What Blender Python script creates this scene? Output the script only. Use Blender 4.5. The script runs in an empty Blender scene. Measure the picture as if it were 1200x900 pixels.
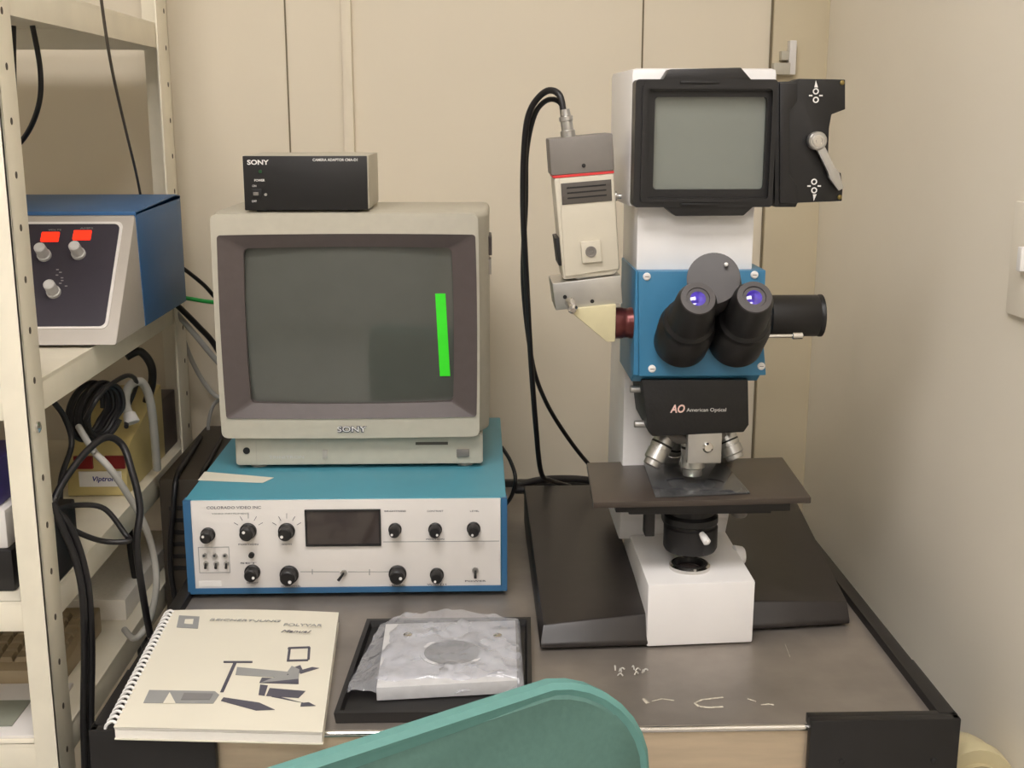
import bpy, bmesh, math, random
from mathutils import Matrix, Vector, noise
random.seed(7)
SC = bpy.context.scene
COL = SC.collection
PI = math.pi
# ------------------------------------------------------------------ camera
FPX = 1400.0; TH = math.radians(12.5); PS = math.radians(1.6); CAM = Vector((0, 0, 1.33))
FWD = Vector((math.sin(PS)*math.cos(TH), math.cos(PS)*math.cos(TH), -math.sin(TH)))
RGT = Vector((math.cos(PS), -math.sin(PS), 0))
UPV = RGT.cross(FWD)
def ray(px, py): return FWD + RGT*((px-600)/FPX) + UPV*((450-py)/FPX)
def F(px, py, y):            # where that line of sight meets the upright plane at depth y
    d = ray(px, py); return CAM + d*(y/d.y)
def Z(px, py, z):            # ... the level plane at height z
    d = ray(px, py); return CAM + d*((z-CAM.z)/d.z)
def X(px, py, x):            # ... the upright plane at x
    d = ray(px, py); return CAM + d*(x/d.x)
cd = bpy.data.cameras.new('camera'); cam = bpy.data.objects.new('camera', cd); COL.objects.link(cam)
cd.sensor_width = 36; cd.lens = FPX/1200*36; cd.clip_start = .02
cam.location = CAM; cam.rotation_euler = (PI/2-TH, 0, -PS); SC.camera = cam

# ------------------------------------------------------------------ materials
def lin(c):
    return tuple(((v/255)/12.92 if v/255 <= .04045 else ((v/255+.055)/1.055)**2.4) for v in c)
MATS = {}
def mat(name, rgb, rough=.5, metal=0, var=.06, scale=30, bump=0, spec=.5, coat=0, emit=0, stretch=None):
    if name in MATS: return MATS[name]
    m = bpy.data.materials.new(name); m.use_nodes = True
    nt = m.node_tree; b = nt.nodes['Principled BSDF']; L = nt.links.new
    c = lin(rgb)
    tc = nt.nodes.new('ShaderNodeTexCoord'); mp = nt.nodes.new('ShaderNodeMapping')
    L(tc.outputs['Object'], mp.inputs['Vector'])
    if stretch: mp.inputs['Scale'].default_value = stretch
    nz = nt.nodes.new('ShaderNodeTexNoise'); nz.inputs['Scale'].default_value = scale; nz.inputs['Detail'].default_value = 5
    L(mp.outputs['Vector'], nz.inputs['Vector'])
    cr = nt.nodes.new('ShaderNodeValToRGB')
    cr.color_ramp.elements[0].position = .3; cr.color_ramp.elements[1].position = .7
    cr.color_ramp.elements[0].color = tuple(max(0, v*(1-var)) for v in c)+(1,)
    cr.color_ramp.elements[1].color = tuple(min(1, v*(1+var)) for v in c)+(1,)
    L(nz.outputs['Fac'], cr.inputs['Fac']); L(cr.outputs['Color'], b.inputs['Base Color'])
    b.inputs['Roughness'].default_value = rough; b.inputs['Metallic'].default_value = metal
    b.inputs['Specular IOR Level'].default_value = spec
    b.inputs['Coat Weight'].default_value = coat
    if emit:
        b.inputs['Emission Color'].default_value = c+(1,); b.inputs['Emission Strength'].default_value = emit
    if bump:
        bp = nt.nodes.new('ShaderNodeBump'); bp.inputs['Strength'].default_value = bump; bp.inputs['Distance'].default_value = .002
        L(nz.outputs['Fac'], bp.inputs['Height']); L(bp.outputs['Normal'], b.inputs['Normal'])
    MATS[name] = m; return m
def clear_mat(name, tint, haze, rough=.1, hazecol=(230, 232, 238), ior=1.5):
    """thin clear sheet: mostly see-through, a little milky, glossy"""
    m = bpy.data.materials.new(name); m.use_nodes = True; nt = m.node_tree; L = nt.links.new
    nt.nodes.remove(nt.nodes['Principled BSDF']); out = nt.nodes['Material Output']
    tr = nt.nodes.new('ShaderNodeBsdfTransparent'); tr.inputs['Color'].default_value = lin(tint)+(1,)
    df = nt.nodes.new('ShaderNodeBsdfDiffuse'); df.inputs['Color'].default_value = lin(hazecol)+(1,)
    gl = nt.nodes.new('ShaderNodeBsdfGlossy'); gl.inputs['Roughness'].default_value = rough
    tc = nt.nodes.new('ShaderNodeTexCoord'); nz = nt.nodes.new('ShaderNodeTexNoise'); nz.inputs['Scale'].default_value = 25
    L(tc.outputs['Object'], nz.inputs['Vector'])
    mr = nt.nodes.new('ShaderNodeMapRange'); mr.inputs['To Min'].default_value = haze*.5; mr.inputs['To Max'].default_value = haze*1.5
    L(nz.outputs['Fac'], mr.inputs['Value'])
    m1 = nt.nodes.new('ShaderNodeMixShader'); L(mr.outputs['Result'], m1.inputs['Fac']); L(tr.outputs[0], m1.inputs[1]); L(df.outputs[0], m1.inputs[2])
    fr = nt.nodes.new('ShaderNodeFresnel'); fr.inputs['IOR'].default_value = ior
    m2 = nt.nodes.new('ShaderNodeMixShader'); L(fr.outputs[0], m2.inputs['Fac']); L(m1.outputs[0], m2.inputs[1]); L(gl.outputs[0], m2.inputs[2])
    L(m2.outputs[0], out.inputs['Surface']); MATS[name] = m; return m

M_wall = mat('cream wall paint', (228, 217, 196), .55, var=.02, scale=3)
M_roomw = mat('white room paint', (226, 224, 220), .6, var=.02, scale=3)
M_wallr = mat('grey cream wall paint', (240, 232, 216), .5, var=.02, scale=3)
M_wallc = mat('tan post paint', (206, 193, 164), .55, var=.03, scale=3)
M_floor = mat('floor vinyl', (178, 174, 168), .5, var=.12, scale=8)
M_ceil = mat('ceiling tile', (235, 232, 224), .8, var=.03, scale=40)
M_seam = mat('panel seam', (120, 108, 84), .7)
M_lamp = mat('fluorescent diffuser', (255, 251, 249), .4, emit=14.5, var=0)
M_post = mat('cream shelf enamel', (236, 228, 208), .4, var=.04, scale=20)
M_hole = mat('dark hole', (84, 76, 66), .8)
M_steel = mat('worn steel sheet', (150, 142, 134), .36, .55, var=.16, scale=14, bump=.05)
M_steel2 = mat('steel edge', (205, 186, 160), .35, .5, var=.08, scale=14, stretch=(1, 1, 8))
M_blk = mat('black enamel', (27, 25, 25), .42, var=.1, scale=40)
M_blk2 = mat('black leather paint', (24, 22, 22), .5, var=.15, scale=300, bump=.15)
M_base = mat('brown black base', (40, 35, 33), .36, var=.08, scale=60, bump=.03)
M_stage = mat('brown stage anodising', (66, 57, 50), .35, var=.06, scale=60)
M_scope = mat('warm white enamel', (238, 235, 233), .3, var=.03, scale=10)
M_blue = mat('scope blue enamel', (58, 122, 160), .35, var=.05, scale=20)
M_boxblue = mat('box blue enamel', (80, 150, 168), .38, var=.05, scale=12)
M_boxblue2 = mat('box deep blue trim', (48, 98, 138), .38, var=.05, scale=12)
M_face = mat('white face plate', (226, 221, 216), .35, var=.03, scale=12)
M_case = mat('putty plastic', (190, 184, 168), .45, var=.03, scale=80)
M_bezel = mat('dark taupe bezel', (86, 76, 74), .45, var=.05, scale=80)
M_crt = mat('picture tube glass', (84, 86, 80), .07, var=.03, spec=.7, coat=.5)
M_tape = mat('lime tape', (60, 240, 40), .5, var=.05)
M_black = mat('black plastic', (24, 22, 22), .45, var=.1, scale=60)
M_dark = mat('dark display window', (58, 50, 48), .08, var=.05)
M_white = mat('white print', (235, 232, 228), .5, var=.02); M_scrap = mat('scrap film', (200, 196, 188), .4)
M_grey = mat('grey print', (150, 150, 148), .6, var=.05)
M_ink = mat('dark print', (84, 82, 92), .6, var=.1)
M_paper = mat('cream paper', (226, 220, 203), .6, var=.02, scale=8)
M_page = mat('page edges', (246, 240, 230), .7, var=.05, scale=200, stretch=(1, 1, 30))
M_chrome = mat('chrome', (215, 212, 208), .16, 1, var=.03)
M_alu = mat('satin aluminium', (196, 194, 190), .32, .9, var=.06)
M_glass = mat('projection screen glass', (122, 126, 119), .18, var=.04, scale=10, coat=.3)
M_hinge = mat('hinge dark grey', (72, 68, 68), .5)
M_grcap = mat('camera grey cap', (124, 118, 112), .5)
M_cambody = mat('camera putty body', (206, 198, 180), .45, var=.03)
M_red = mat('red stripe', (214, 60, 60), .5)
M_redtube = mat('red anodised tube', (96, 46, 44), .28, .5, var=.2, scale=10, stretch=(1, 1, 6))
M_lens = mat('violet coated lens', (66, 44, 170), .05, var=.5, scale=150, coat=1)
M_teal = mat('teal fabric', (84, 118, 110), .85, var=.06, scale=200, bump=.1)
M_teal2 = mat('teal edge trim', (94, 142, 136), .55, var=.04, scale=100)
M_cable = mat('black cable rubber', (25, 23, 25), .42, var=.1)
M_gcable = mat('grey cable', (172, 170, 164), .45, var=.05)
M_green = mat('green wire', (36, 150, 64), .45, var=.05)
M_inst = mat('instrument grey', (178, 170, 160), .45, var=.03)
M_instblue = mat('instrument blue', (50, 98, 148), .45, var=.05)
M_panel = mat('charcoal panel', (50, 45, 56), .4, var=.06)
M_ledr = mat('lit red digits', (255, 46, 20), .4, emit=1.0, var=.1, scale=200)
M_knob = mat('silver grey knob', (196, 194, 192), .35, var=.04)
M_yel = mat('yellow plastic', (208, 190, 130), .45, var=.05)
M_dkred = mat('dark red label', (130, 30, 28), .5, var=.1)
M_bluetx = mat('blue lettering', (46, 52, 130), .5)
M_smear = mat('dried paint', (190, 182, 166), .6, var=.2, scale=300)
M_plate = mat('cast grey metal', (206, 205, 206), .4, 0, var=.08, scale=60)
M_pipe = mat('pale plastic pipe', (196, 184, 146), .35, var=.05)
M_purple = mat('violet plastic', (70, 60, 130), .4)
M_btan = mat('beige case', (170, 152, 122), .5, var=.08)
M_bag = clear_mat('clear bag film', (250, 250, 253), .27, .12, (240, 241, 247))
M_pane = clear_mat('clear glass insert', (215, 222, 214), .08, .04, ior=1.9)

# ------------------------------------------------------------------ mesh helpers
WM = {}
def rrect(x0, y0, x1, y1, r, n=5, bulge=0):
    pts = []
    for cx, cy, a0 in ((x1-r, y1-r, 0), (x0+r, y1-r, 90), (x0+r, y0+r, 180), (x1-r, y0+r, 270)):
        for k in range(n+1):
            a = math.radians(a0+90*k/n); pts.append((cx+r*math.cos(a), cy+r*math.sin(a)))
    if bulge:
        out = []
        m = len(pts)
        for i in range(m):
            a, b = pts[i], pts[(i+1) % m]; out.append(a)
            if (i+1) % (n+1) == 0:
                for k in range(1, 8):
                    t = k/8; out.append((a[0]+(b[0]-a[0])*t, a[1]+(b[1]-a[1])*t))
        pts = out
        cx, cy = (x0+x1)/2, (y0+y1)/2; hx, hy = (x1-x0)/2, (y1-y0)/2
        pts = [(cx+(px-cx)*(1+bulge*(1-((py-cy)/hy)**2)/hx), cy+(py-cy)*(1+bulge*(1-((px-cx)/hx)**2)/hy)) for px, py in pts]
    return pts
def circ(cx, cy, r, n=32): return [(cx+r*math.cos(2*PI*k/n), cy+r*math.sin(2*PI*k/n)) for k in range(n)]
def smooth_path(pts, res=8, closed=False):
    P = [Vector(p) for p in pts]; out = []; n = len(P)
    if n == 2 and not closed: return P
    rng = range(n) if closed else range(n-1)
    for i in rng:
        if closed: p0, p1, p2, p3 = P[i-1], P[i], P[(i+1) % n], P[(i+2) % n]
        else: p0, p1, p2, p3 = P[max(i-1, 0)], P[i], P[i+1], P[min(i+2, n-1)]
        for k in range(res):
            t = k/res
            out.append(.5*((2*p1)+(p2-p0)*t+(2*p0-5*p1+4*p2-p3)*t*t+(3*p1-p0-3*p2+p3)*t**3))
    if not closed: out.append(P[-1])
    return out
class MB:
    def __init__(s): s.bm = bmesh.new()
    def merge(s, b, M=None):
        if M is not None: bmesh.ops.transform(b, matrix=M, verts=b.verts)
        me = bpy.data.meshes.new('t'); b.to_mesh(me); b.free(); s.bm.from_mesh(me); bpy.data.meshes.remove(me); return s
    def loft(s, loops, cap=True, closed=False, bevel=0, M=None, capa=None, capb=None):
        b = bmesh.new(); V = [[b.verts.new(p) for p in l] for l in loops]; n = len(loops[0])
        seq = list(zip(V, V[1:]))
        if closed: seq.append((V[-1], V[0]))
        for A, B in seq:
            for i in range(n):
                j = (i+1) % n
                b.faces.new((A[i], A[j], B[j], B[i]))
        if not closed:
            if cap if capa is None else capa: b.faces.new(V[0][::-1])
            if cap if capb is None else capb: b.faces.new(V[-1])
        bmesh.ops.recalc_face_normals(b, faces=b.faces)
        if bevel: bmesh.ops.bevel(b, geom=b.edges[:], offset=bevel, segments=2, affect='EDGES', clamp_overlap=True, profile=.6)
        return s.merge(b, M)
    def box(s, a, c, bevel=0, M=None):
        x0, x1 = sorted((a[0], c[0])); y0, y1 = sorted((a[1], c[1])); z0, z1 = sorted((a[2], c[2]))
        return s.loft([[(x0, y0, z), (x1, y0, z), (x1, y1, z), (x0, y1, z)] for z in (z0, z1)], bevel=bevel, M=M)
    def prism(s, poly, plane, a, b, bevel=0, M=None):
        f = {'xz': lambda p, d: (p[0], d, p[1]), 'yz': lambda p, d: (d, p[0], p[1]), 'xy': lambda p, d: (p[0], p[1], d)}[plane]
        return s.loft([[f(p, a) for p in poly], [f(p, b) for p in poly]], bevel=bevel, M=M)
    def ring(s, outer, inner, plane, a, b, ia=None, ib=None):
        f = {'xz': lambda p, d: (p[0], d, p[1]), 'yz': lambda p, d: (d, p[0], p[1]), 'xy': lambda p, d: (p[0], p[1], d)}[plane]
        ia = a if ia is None else ia; ib = b if ib is None else ib
        return s.loft([[f(p, a) for p in outer], [f(p, b) for p in outer], [f(p, ib) for p in inner], [f(p, ia) for p in inner]], closed=True)
    def lathe(s, prof, p0, p1, n=32):
        p0, p1 = Vector(p0), Vector(p1); ax = (p1-p0).normalized()
        t = Vector((1, 0, 0)) if abs(ax.x) < .9 else Vector((0, 1, 0)); e1 = ax.cross(t).normalized(); e2 = ax.cross(e1)
        loops = [[p0+ax*h+e1*(r*math.cos(2*PI*k/n))+e2*(r*math.sin(2*PI*k/n)) for k in range(n)] for r, h in prof]
        return s.loft(loops)
    def cyl(s, p0, p1, r0, r1=None, n=28, c=0):
        r1 = r0 if r1 is None else r1; h = (Vector(p1)-Vector(p0)).length
        pr = [(r0, 0), (r1, h)] if not c else [(r0-c, 0), (r0, c), (r1, h-c), (r1-c, h)]
        return s.lathe(pr, p0, p1, n)
    def tube(s, pts, r, n=10, res=8, closed=False, raw=False):
        P = [Vector(p) for p in pts] if raw else smooth_path(pts, res, closed); m = len(P)
        loops = []; up = None
        for i, p in enumerate(P):
            a = P[i-1] if (i or closed) else p; c = P[(i+1) % m] if (i < m-1 or closed) else p
            d = (c-a).normalized()
            if up is None: up = d.orthogonal().normalized()
            up = (up-d*up.dot(d)).normalized(); sd = d.cross(up)
            loops.append([p+up*(r*math.cos(2*PI*k/n))+sd*(r*math.sin(2*PI*k/n)) for k in range(n)])
        return s.loft(loops, closed=closed)
    def ball(s, c, r, sc=(1, 1, 1)):
        b = bmesh.new(); bmesh.ops.create_uvsphere(b, u_segments=20, v_segments=12, radius=r)
        return s.merge(b, Matrix.Translation(c) @ Matrix.Diagonal(Vector(sc).to_4d()))
    def grid(s, fn, nu, nv):
        b = bmesh.new(); V = [[b.verts.new(fn(i/nu, j/nv)) for j in range(nv+1)] for i in range(nu+1)]
        for i in range(nu):
            for j in range(nv): b.faces.new((V[i][j], V[i+1][j], V[i+1][j+1], V[i][j+1]))
        return s.merge(b)
    def build(s, name, m, parent=None, ang=38):
        me = bpy.data.meshes.new(name); s.bm.to_mesh(me); s.bm.free()
        o = bpy.data.objects.new(name, me); COL.objects.link(o)
        if parent is not None:
            me.transform(WM[parent.name].inverted()); o.parent = parent; WM[o.name] = WM[parent.name]
        else:
            c = sum((v.co for v in me.vertices), Vector())/max(1, len(me.vertices)); lo = min(v.co.z for v in me.vertices)
            T = Matrix.Translation((c.x, c.y, lo)); me.transform(T.inverted()); o.matrix_world = T; WM[o.name] = T
        me.materials.append(m)
        me.polygons.foreach_set('use_smooth', [True]*len(me.polygons)); me.set_sharp_from_angle(angle=math.radians(ang))
        return o
def tag(o, label=None, cat=None, group=None, kind=None):
    if label: o['label'] = label
    if cat: o['category'] = cat
    if group: o['group'] = group
    if kind: o['kind'] = kind
    return o
def thing(name, loc, label, cat, group=None, rotz=0):
    o = bpy.data.objects.new(name, None); COL.objects.link(o); o.empty_display_size = .02
    o.location = loc; o.rotation_euler = (0, 0, rotz)
    WM[o.name] = Matrix.Translation(loc) @ Matrix.Rotation(rotz, 4, 'Z')
    return tag(o, label, cat, group)
def text(body, p, width, m, parent, rot=None, height=None, name='lettering', th=.0003, shear=0, bold=0):
    """flat raised lettering centred on p, WIDTH wide"""
    cu = bpy.data.curves.new('t', 'FONT'); cu.body = body; cu.align_x = 'CENTER'; cu.align_y = 'CENTER'; cu.extrude = .02; cu.shear = shear; cu.offset = bold; cu.resolution_u = 3
    t = bpy.data.objects.new('t', cu); COL.objects.link(t); dg = bpy.context.evaluated_depsgraph_get()
    me = bpy.data.meshes.new_from_object(t.evaluated_get(dg)); bpy.data.objects.remove(t)
    xs = [v.co.x for v in me.vertices]; ys = [v.co.y for v in me.vertices]
    sx = width/(max(xs)-min(xs)); sy = height/(max(ys)-min(ys)) if height else sx
    me.transform(Matrix.Diagonal((sx, sy, th/.04, 1)))
    R = rot if rot is not None else Matrix.Rotation(PI/2, 4, 'X')
    me.transform(Matrix.Translation(p) @ R)
    me.transform(WM[parent.name].inverted())
    o = bpy.data.objects.new(name, me); COL.objects.link(o); o.parent = parent; WM[o.name] = WM[parent.name]; me.materials.append(m); return o
V3 = Vector
# ------------------------------------------------------------------ room
YW = 1.95; XR = .553
def struct(name, mb, m): return tag(mb.build(name, m), kind='structure')
struct('floor', MB().box((-3.2, -4.8, -.06), (XR, YW, 0)), M_floor)
struct('ceiling', MB().box((-3.2, -4.8, 2.6), (XR, YW, 2.66)), M_ceil)
struct('wall_back', MB().box((-3.2, YW, 0), (XR, YW+.06, 2.6)), M_wall)
struct('wall_right', MB().box((XR, -4.8, 0), (XR+.06, YW+.06, 2.6)), M_wallr)
struct('wall_left', MB().box((-3.26, -4.8, 0), (-3.2, YW+.06, 2.6)), M_roomw)
struct('wall_front', MB().box((-3.2, -4.86, 0), (XR, -4.8, 2.6)), M_roomw)
struct('baseboard_back', MB().box((-3.2, YW-.012, 0), (XR, YW, .1), .003), M_black)
for i, px in enumerate((337, 752)):
    x = F(px, 90, YW).x
    struct('trim_%d' % (i+1), MB().box((x-.0012, YW-.0015, .1), (x+.0012, YW, 2.6)), M_seam)
x = F(408, 90, YW).x
struct('trim_3', MB().box((x-.008, YW-.012, .1), (x+.008, YW, 2.6), .002), M_wall)
x0 = F(904, 20, YW).x
struct('trim_4', MB().box((x0+.002, YW-.010, .1), (XR, YW, 2.6), .001), M_wallc)
struct('trim_5', MB().box((x0-.001, YW-.004, .1), (x0+.002, YW, 2.6)), M_seam)
# ceiling lamps
def lamp(x, y, label):
    t = thing('ceiling_light', (x, y, 2.6), label, 'light', 'fluorescent ceiling lights')
    MB().ring(rrect(x-.62, y-.32, x+.62, y+.32, .01), rrect(x-.57, y-.27, x+.57, y+.27, .01), 'xy', 2.55, 2.6).build('frame', M_white, t)
    MB().box((x-.57, y-.27, 2.565), (x+.57, y+.27, 2.6)).build('diffuser', M_lamp, t)
for x, y, l in ((-.32, .30, 'above the chair in front of the desk'), (-.32, -1.1, 'in the middle of the row leading to the desk'), (-.32, -2.6, 'farthest from the desk')):
    lamp(x, y, 'fluorescent ceiling light panel '+l)
# ------------------------------------------------------------------ desk
T = .75
YF = 1.066; YB = 1.86; XL0 = -.374; XR0 = .466
t = thing('work_table', ((XL0+XR0)/2, (YF+YB)/2, 0), 'steel topped work table with black corner legs and black side rails', 'table')
top = MB().box((XL0+.012, YF, T-.004), (XR0-.012, YB, T)).build('tabletop', M_steel, t)
ap = MB().box((XL0+.10, YF-.001, T-.052), (XR0-.14, YF+.018, T-.0045)); ap.build('apron', M_steel2, t)
MB().cyl((XL0+.10, YF, T-.004), (XR0-.14, YF, T-.004), .0035, n=12).build('front_edge', M_chrome, t)
for s, xa, xb in ((-1, XL0, XL0+.016), (1, XR0-.016, XR0)):
    MB().box((xa, YF, T-.05), (xb, YB, T+.010), .002).build('side_rail', M_blk, t)
MB().box((XL0, YB-.014, T-.05), (XR0, YB, T+.010), .002).build('rear_rail', M_blk, t)
for xa, xb in ((XL0-.002, XL0+.118), (XR0-.146, XR0+.002)):
    xo = xa if xa < 0 else xb-.008
    lg = MB().box((xa, YF-.012, 0), (xb, YF-.002, T+.009), .0015).box((xo, YF-.011, 0), (xo+.008, YF+.12, T+.009), .0015).box((xa, YF-.003, T-.002), (xb, YF+.006, T+.009), .0008)
    l = lg.build('leg', M_blk, t)
    for k in (.22, .84):
        x = xa+(xb-xa)*k; MB().lathe([(.0035, 0), (.0035, .0012), (.002, .002)], (x, YF-.0118, T-.035), (x, YF-.03, T-.035), 14).build('bolt', M_black, l)
for xa in (XL0, XR0-.05):
    MB().box((xa, YB-.05, 0), (xa+.05, YB-.002, T-.05), .002).build('leg', M_blk, t)
MB().box((XL0+.02, YF+.25, .22), (XR0-.02, YB-.06, .24), .002).build('lower_shelf', M_blk, t)
MB().box((.205, YF+.02, .0), (.235, YF+.05, T-.05), .002).build('centre_post', M_blk, t)
def smear(pts, r, nm='paint_smear'):
    m = MB()
    for a, b in zip(pts, pts[1:]):
        A = Z(*a, T+.0003); B = Z(*b, T+.0003); d = (B-A); n = V3((-d.y, d.x, 0)).normalized()*r
        m.loft([[A+n*.6, A-n*.5, B-n*.9, B+n*.4], [v+V3((0, 0, .0006)) for v in (A+n*.3, A-n*.3, B-n*.5, B+n*.2)]])
    m.build(nm, M_smear, t)
smear([(814, 824), (822, 820), (832, 819), (847, 817)], .0019); smear([(814, 824), (820, 828), (832, 829), (847, 828)], .0024)
smear([(754, 819), (760, 824)], .0035); smear([(764, 822), (775, 819), (790, 821)], .0011); smear([(876, 819), (886, 822)], .0010); smear([(892, 826), (900, 825), (907, 826)], .0016)
smear([(920, 755), (926, 770)], .0005)
# crumpled bit of clear film on the table
m = MB(); random.seed(3)
c = Z(737, 790, T)
for k in range(9):
    p = c+V3((random.uniform(-.015, .015), random.uniform(-.007, .007), .002))
    q = p+V3((random.uniform(-.008, .008), random.uniform(-.006, .006), random.uniform(0, .004)))
    m.tube([p, (p+q)/2+V3((0, 0, .003)), q], .0008, 6, 3)
tag(m.build('plastic_scrap', M_scrap), 'small crumpled white plastic scrap on the steel table before the microscope', 'scrap')

# ------------------------------------------------------------------ blue video instrument
YI = 1.398; bx0, bx1, bz0, bz1 = -.360, .032, T+.008, .878; YIB = 1.80
t = thing('video_processor', ((bx0+bx1)/2, 1.6, T), 'wide teal blue instrument with white knobbed front panel under the monitor', 'instrument')
MB().loft([[(bx0, y, bz0), (bx1, y, bz0), (bx1, y, bz1), (bx0, y, bz1)] for y in (YI+.002, YIB)], bevel=.002).build('cover', M_boxblue, t)
MB().prism([(bx0-.001, bz1-.0004), (bx0-.001, bz0-.001), (bx1+.001, bz0-.001), (bx1+.001, bz1-.0004), (bx1-.006, bz1-.0004), (bx1-.006, bz0+.006), (bx0+.008, bz0+.006), (bx0+.008, bz1-.0004)], 'xz', YI-.003, YI+.012).build('front_trim', M_boxblue2, t)
fp = MB().box((bx0+.007, YI-.001, bz0+.005), (bx1-.007, YI+.004, bz1-.0015), .0006).build('front_panel', M_face, t)
for x in (bx0+.03, bx1-.03):
    for y in (YI+.03, YIB-.03): MB().cyl((x, y, T), (x, y, bz0), .012, n=20).build('foot', M_black, t)
YP = YI-.001
def knob(px, py, r):
    p = F(px, py, YP); a = random.uniform(0, 6.28)
    k = MB().lathe([(r*1.08, 0), (r*1.08, .003), (r*.92, .004), (r*.86, .015), (r*.7, .0165)], p, p-V3((0, 1, 0)), 24)
    o = k.build('knob', M_black, t)
    q = p+V3((r*.45*math.cos(a), -.0166, r*.45*math.sin(a)))
    MB().cyl(q+V3((0, .001, 0)), q-V3((0, .0006, 0)), r*.2, n=10).build('pointer', M_white, o)
for px, py, r in ((244, 626, .0082), (291, 622, .0095), (336, 622, .0095), (463, 620, .0075), (510, 620, .0078), (555, 619, .0078), (296, 670, .0090), (339, 673, .0108), (466, 672, .0102), (512, 673, .0080)): knob(px, py, r)
a, b = F(359, 599, YP), F(445, 637, YP)
w = MB().ring([(a.x-.002, b.z-.002), (b.x+.002, b.z-.002), (b.x+.002, a.z+.002), (a.x-.002, a.z+.002)], [(a.x, b.z), (b.x, b.z), (b.x, a.z), (a.x, a.z)], 'xz', YP-.003, YP).build('display_frame', M_black, t)
MB().box((a.x, YP-.0012, b.z), (b.x, YP, a.z)).build('display_window', M_dark, t)
# toggles in a box
for r_, py in enumerate((651, 660)):
    for px in (240, 252, 264):
        p = F(px+r_*1.5, py, YP); o = MB().cyl(p, p-V3((0, .0025, 0)), .0032, n=12).build('toggle_switch', M_alu, t)
        q = p-V3((0, .0025, 0)); MB().cyl(q, q+V3((.001, -.007, .003 if r_ == 0 else -.003)), .0012, .0016, n=10).build('lever', M_black, o)
a, b = F(232, 641, YP), F(270, 671, YP)
MB().ring([(a.x, b.z), (b.x, b.z), (b.x, a.z), (a.x, a.z)], [(a.x+.0007, b.z+.0007), (b.x-.0007, b.z+.0007), (b.x-.0007, a.z-.0007), (a.x+.0007, a.z-.0007)], 'xz', YP-.0004, YP).build('outline', M_grey, t)
p = F(295, 650, YP); MB().cyl(p, p-V3((0, .004, 0)), .0035, n=16).build('push_button', M_black, t)
for px, py in ((403, 671), (557, 668)):
    p = F(px, py, YP); o = MB().cyl(p, p-V3((0, .003, 0)), .004, n=14).build('toggle_switch', M_alu, t)
    q = p-V3((0, .003, 0)); MB().cyl(q, q+V3((-.006 if px < 500 else 0, -.008, -.006)), .0013, .0019, n=10).build('lever', M_black, o)
def line(pa, pb, wd=.0004, m=M_grey, par=None, y=None):
    y = y or YP; a, b = F(*pa, y), F(*pb, y); d = (b-a).normalized(); n = V3((-d.z, 0, d.x))*wd
    return MB().loft([[v+V3((0, dy, 0)) for v in (a-n, b-n, b+n, a+n)] for dy in (-.0003, 0)]).build('panel_line', m, par or t)
line((449, 635), (585, 634)); line((352, 670), (398, 670)); line((408, 670), (456, 670)); line((366, 667), (366, 673), .0005); line((433, 667), (433, 674), .0006)
ang_tick = 0
for cx, cy in ((291, 622), (336, 622)):
    for dx, dy in ((-14, -8), (-8, -14), (0, -17), (8, -14), (14, -8)):
        line((cx+dx*.85, cy+dy*.85), (cx+dx*1.2, cy+dy*1.2), .0003, M_ink)
text('COLORADO VIDEO INC', F(274, 595, YP-.0003), .066, M_ink, t, height=.0034)
text('VIDEO INSTRUMENT', F(270, 602, YP-.0003), .045, M_grey, t, height=.0018)
for s, px, py, wd in (('BRIGHTNESS', 463, 599, .026), ('CONTRAST', 510, 599, .02), ('LEVEL', 556, 599, .011), ('POSITION', 510, 632, .022), ('POSITION', 291, 638, .024), ('WIDTH', 336, 638, .012), ('HEIGHT', 296, 683, .014), ('HORIZONTAL', 341, 687, .024), ('VERTICAL', 466, 686, .02), ('WIDTH', 512, 685, .024), ('POWER', 557, 681, .026), ('SET', 291, 660, .02)):
    text(s, F(px, py, YP-.0003), wd, M_ink, t, height=.0020)
a, b = F(233, 681, YP), F(260, 687, YP); MB().box((a.x, YP-.0006, b.z), (b.x, YP, a.z)).build('blank_label', M_white, t)
# paper label lying on top of the box
P = [Z(240, 553, bz1+.0004), Z(321, 560, bz1+.0004), Z(308, 566, bz1+.0004), Z(232, 563, bz1+.0004)]
tag(MB().loft([P, [p+V3((0, 0, .0005)) for p in P]]).build('paper_slip', M_paper), 'white paper slip stuck on the teal box top in front of the monitor', 'label')

# ------------------------------------------------------------------ monitor
YM = 1.511; z0, z1 = .925, 1.214; xm0, xm1 = -.335, -.0005
t = thing('crt_monitor', (-.165, 1.7, bz1), 'putty coloured tube monitor with dark bezel on the teal instrument', 'monitor')
def rl(x0, x1, z0, z1, y, r=.008): return [(a, y, b) for a, b in rrect(x0, z0, x1, z1, r)]
case = MB().loft(capa=False, loops=[rl(xm0+.004, xm1-.004, z0+.004, z1-.004, YM+.006), rl(xm0, xm1, z0, z1, YM+.012), rl(xm0-.002, xm1+.013, z0+.001, z1+.002, YM+.035), rl(xm0-.003, xm1+.016, z0+.001, z1+.002, 1.70), rl(xm0+.02, xm1-.01, z0+.005, z1-.03, 1.79), rl(xm0+.05, xm1-.04, z0+.02, z1-.06, 1.88)])
case.build('case', M_case, t)
dk = rrect(-.3275, .952, -.004, 1.188, .004, bulge=.0015)
MB().ring(rrect(xm0, z0, xm1, z1, .008, bulge=.0012), dk, 'xz', YM, YM+.012, YM-.001, YM+.012).build('front_frame', M_case, t)
op = rrect(-.2965, .9705, -.0345, 1.1705, .006, bulge=.002)
MB().ring(dk, [(a, b) for a, b in op], 'xz', YM-.0025, YM+.02, YM+.006, YM+.02).build('bezel', M_bezel, t)
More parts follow.
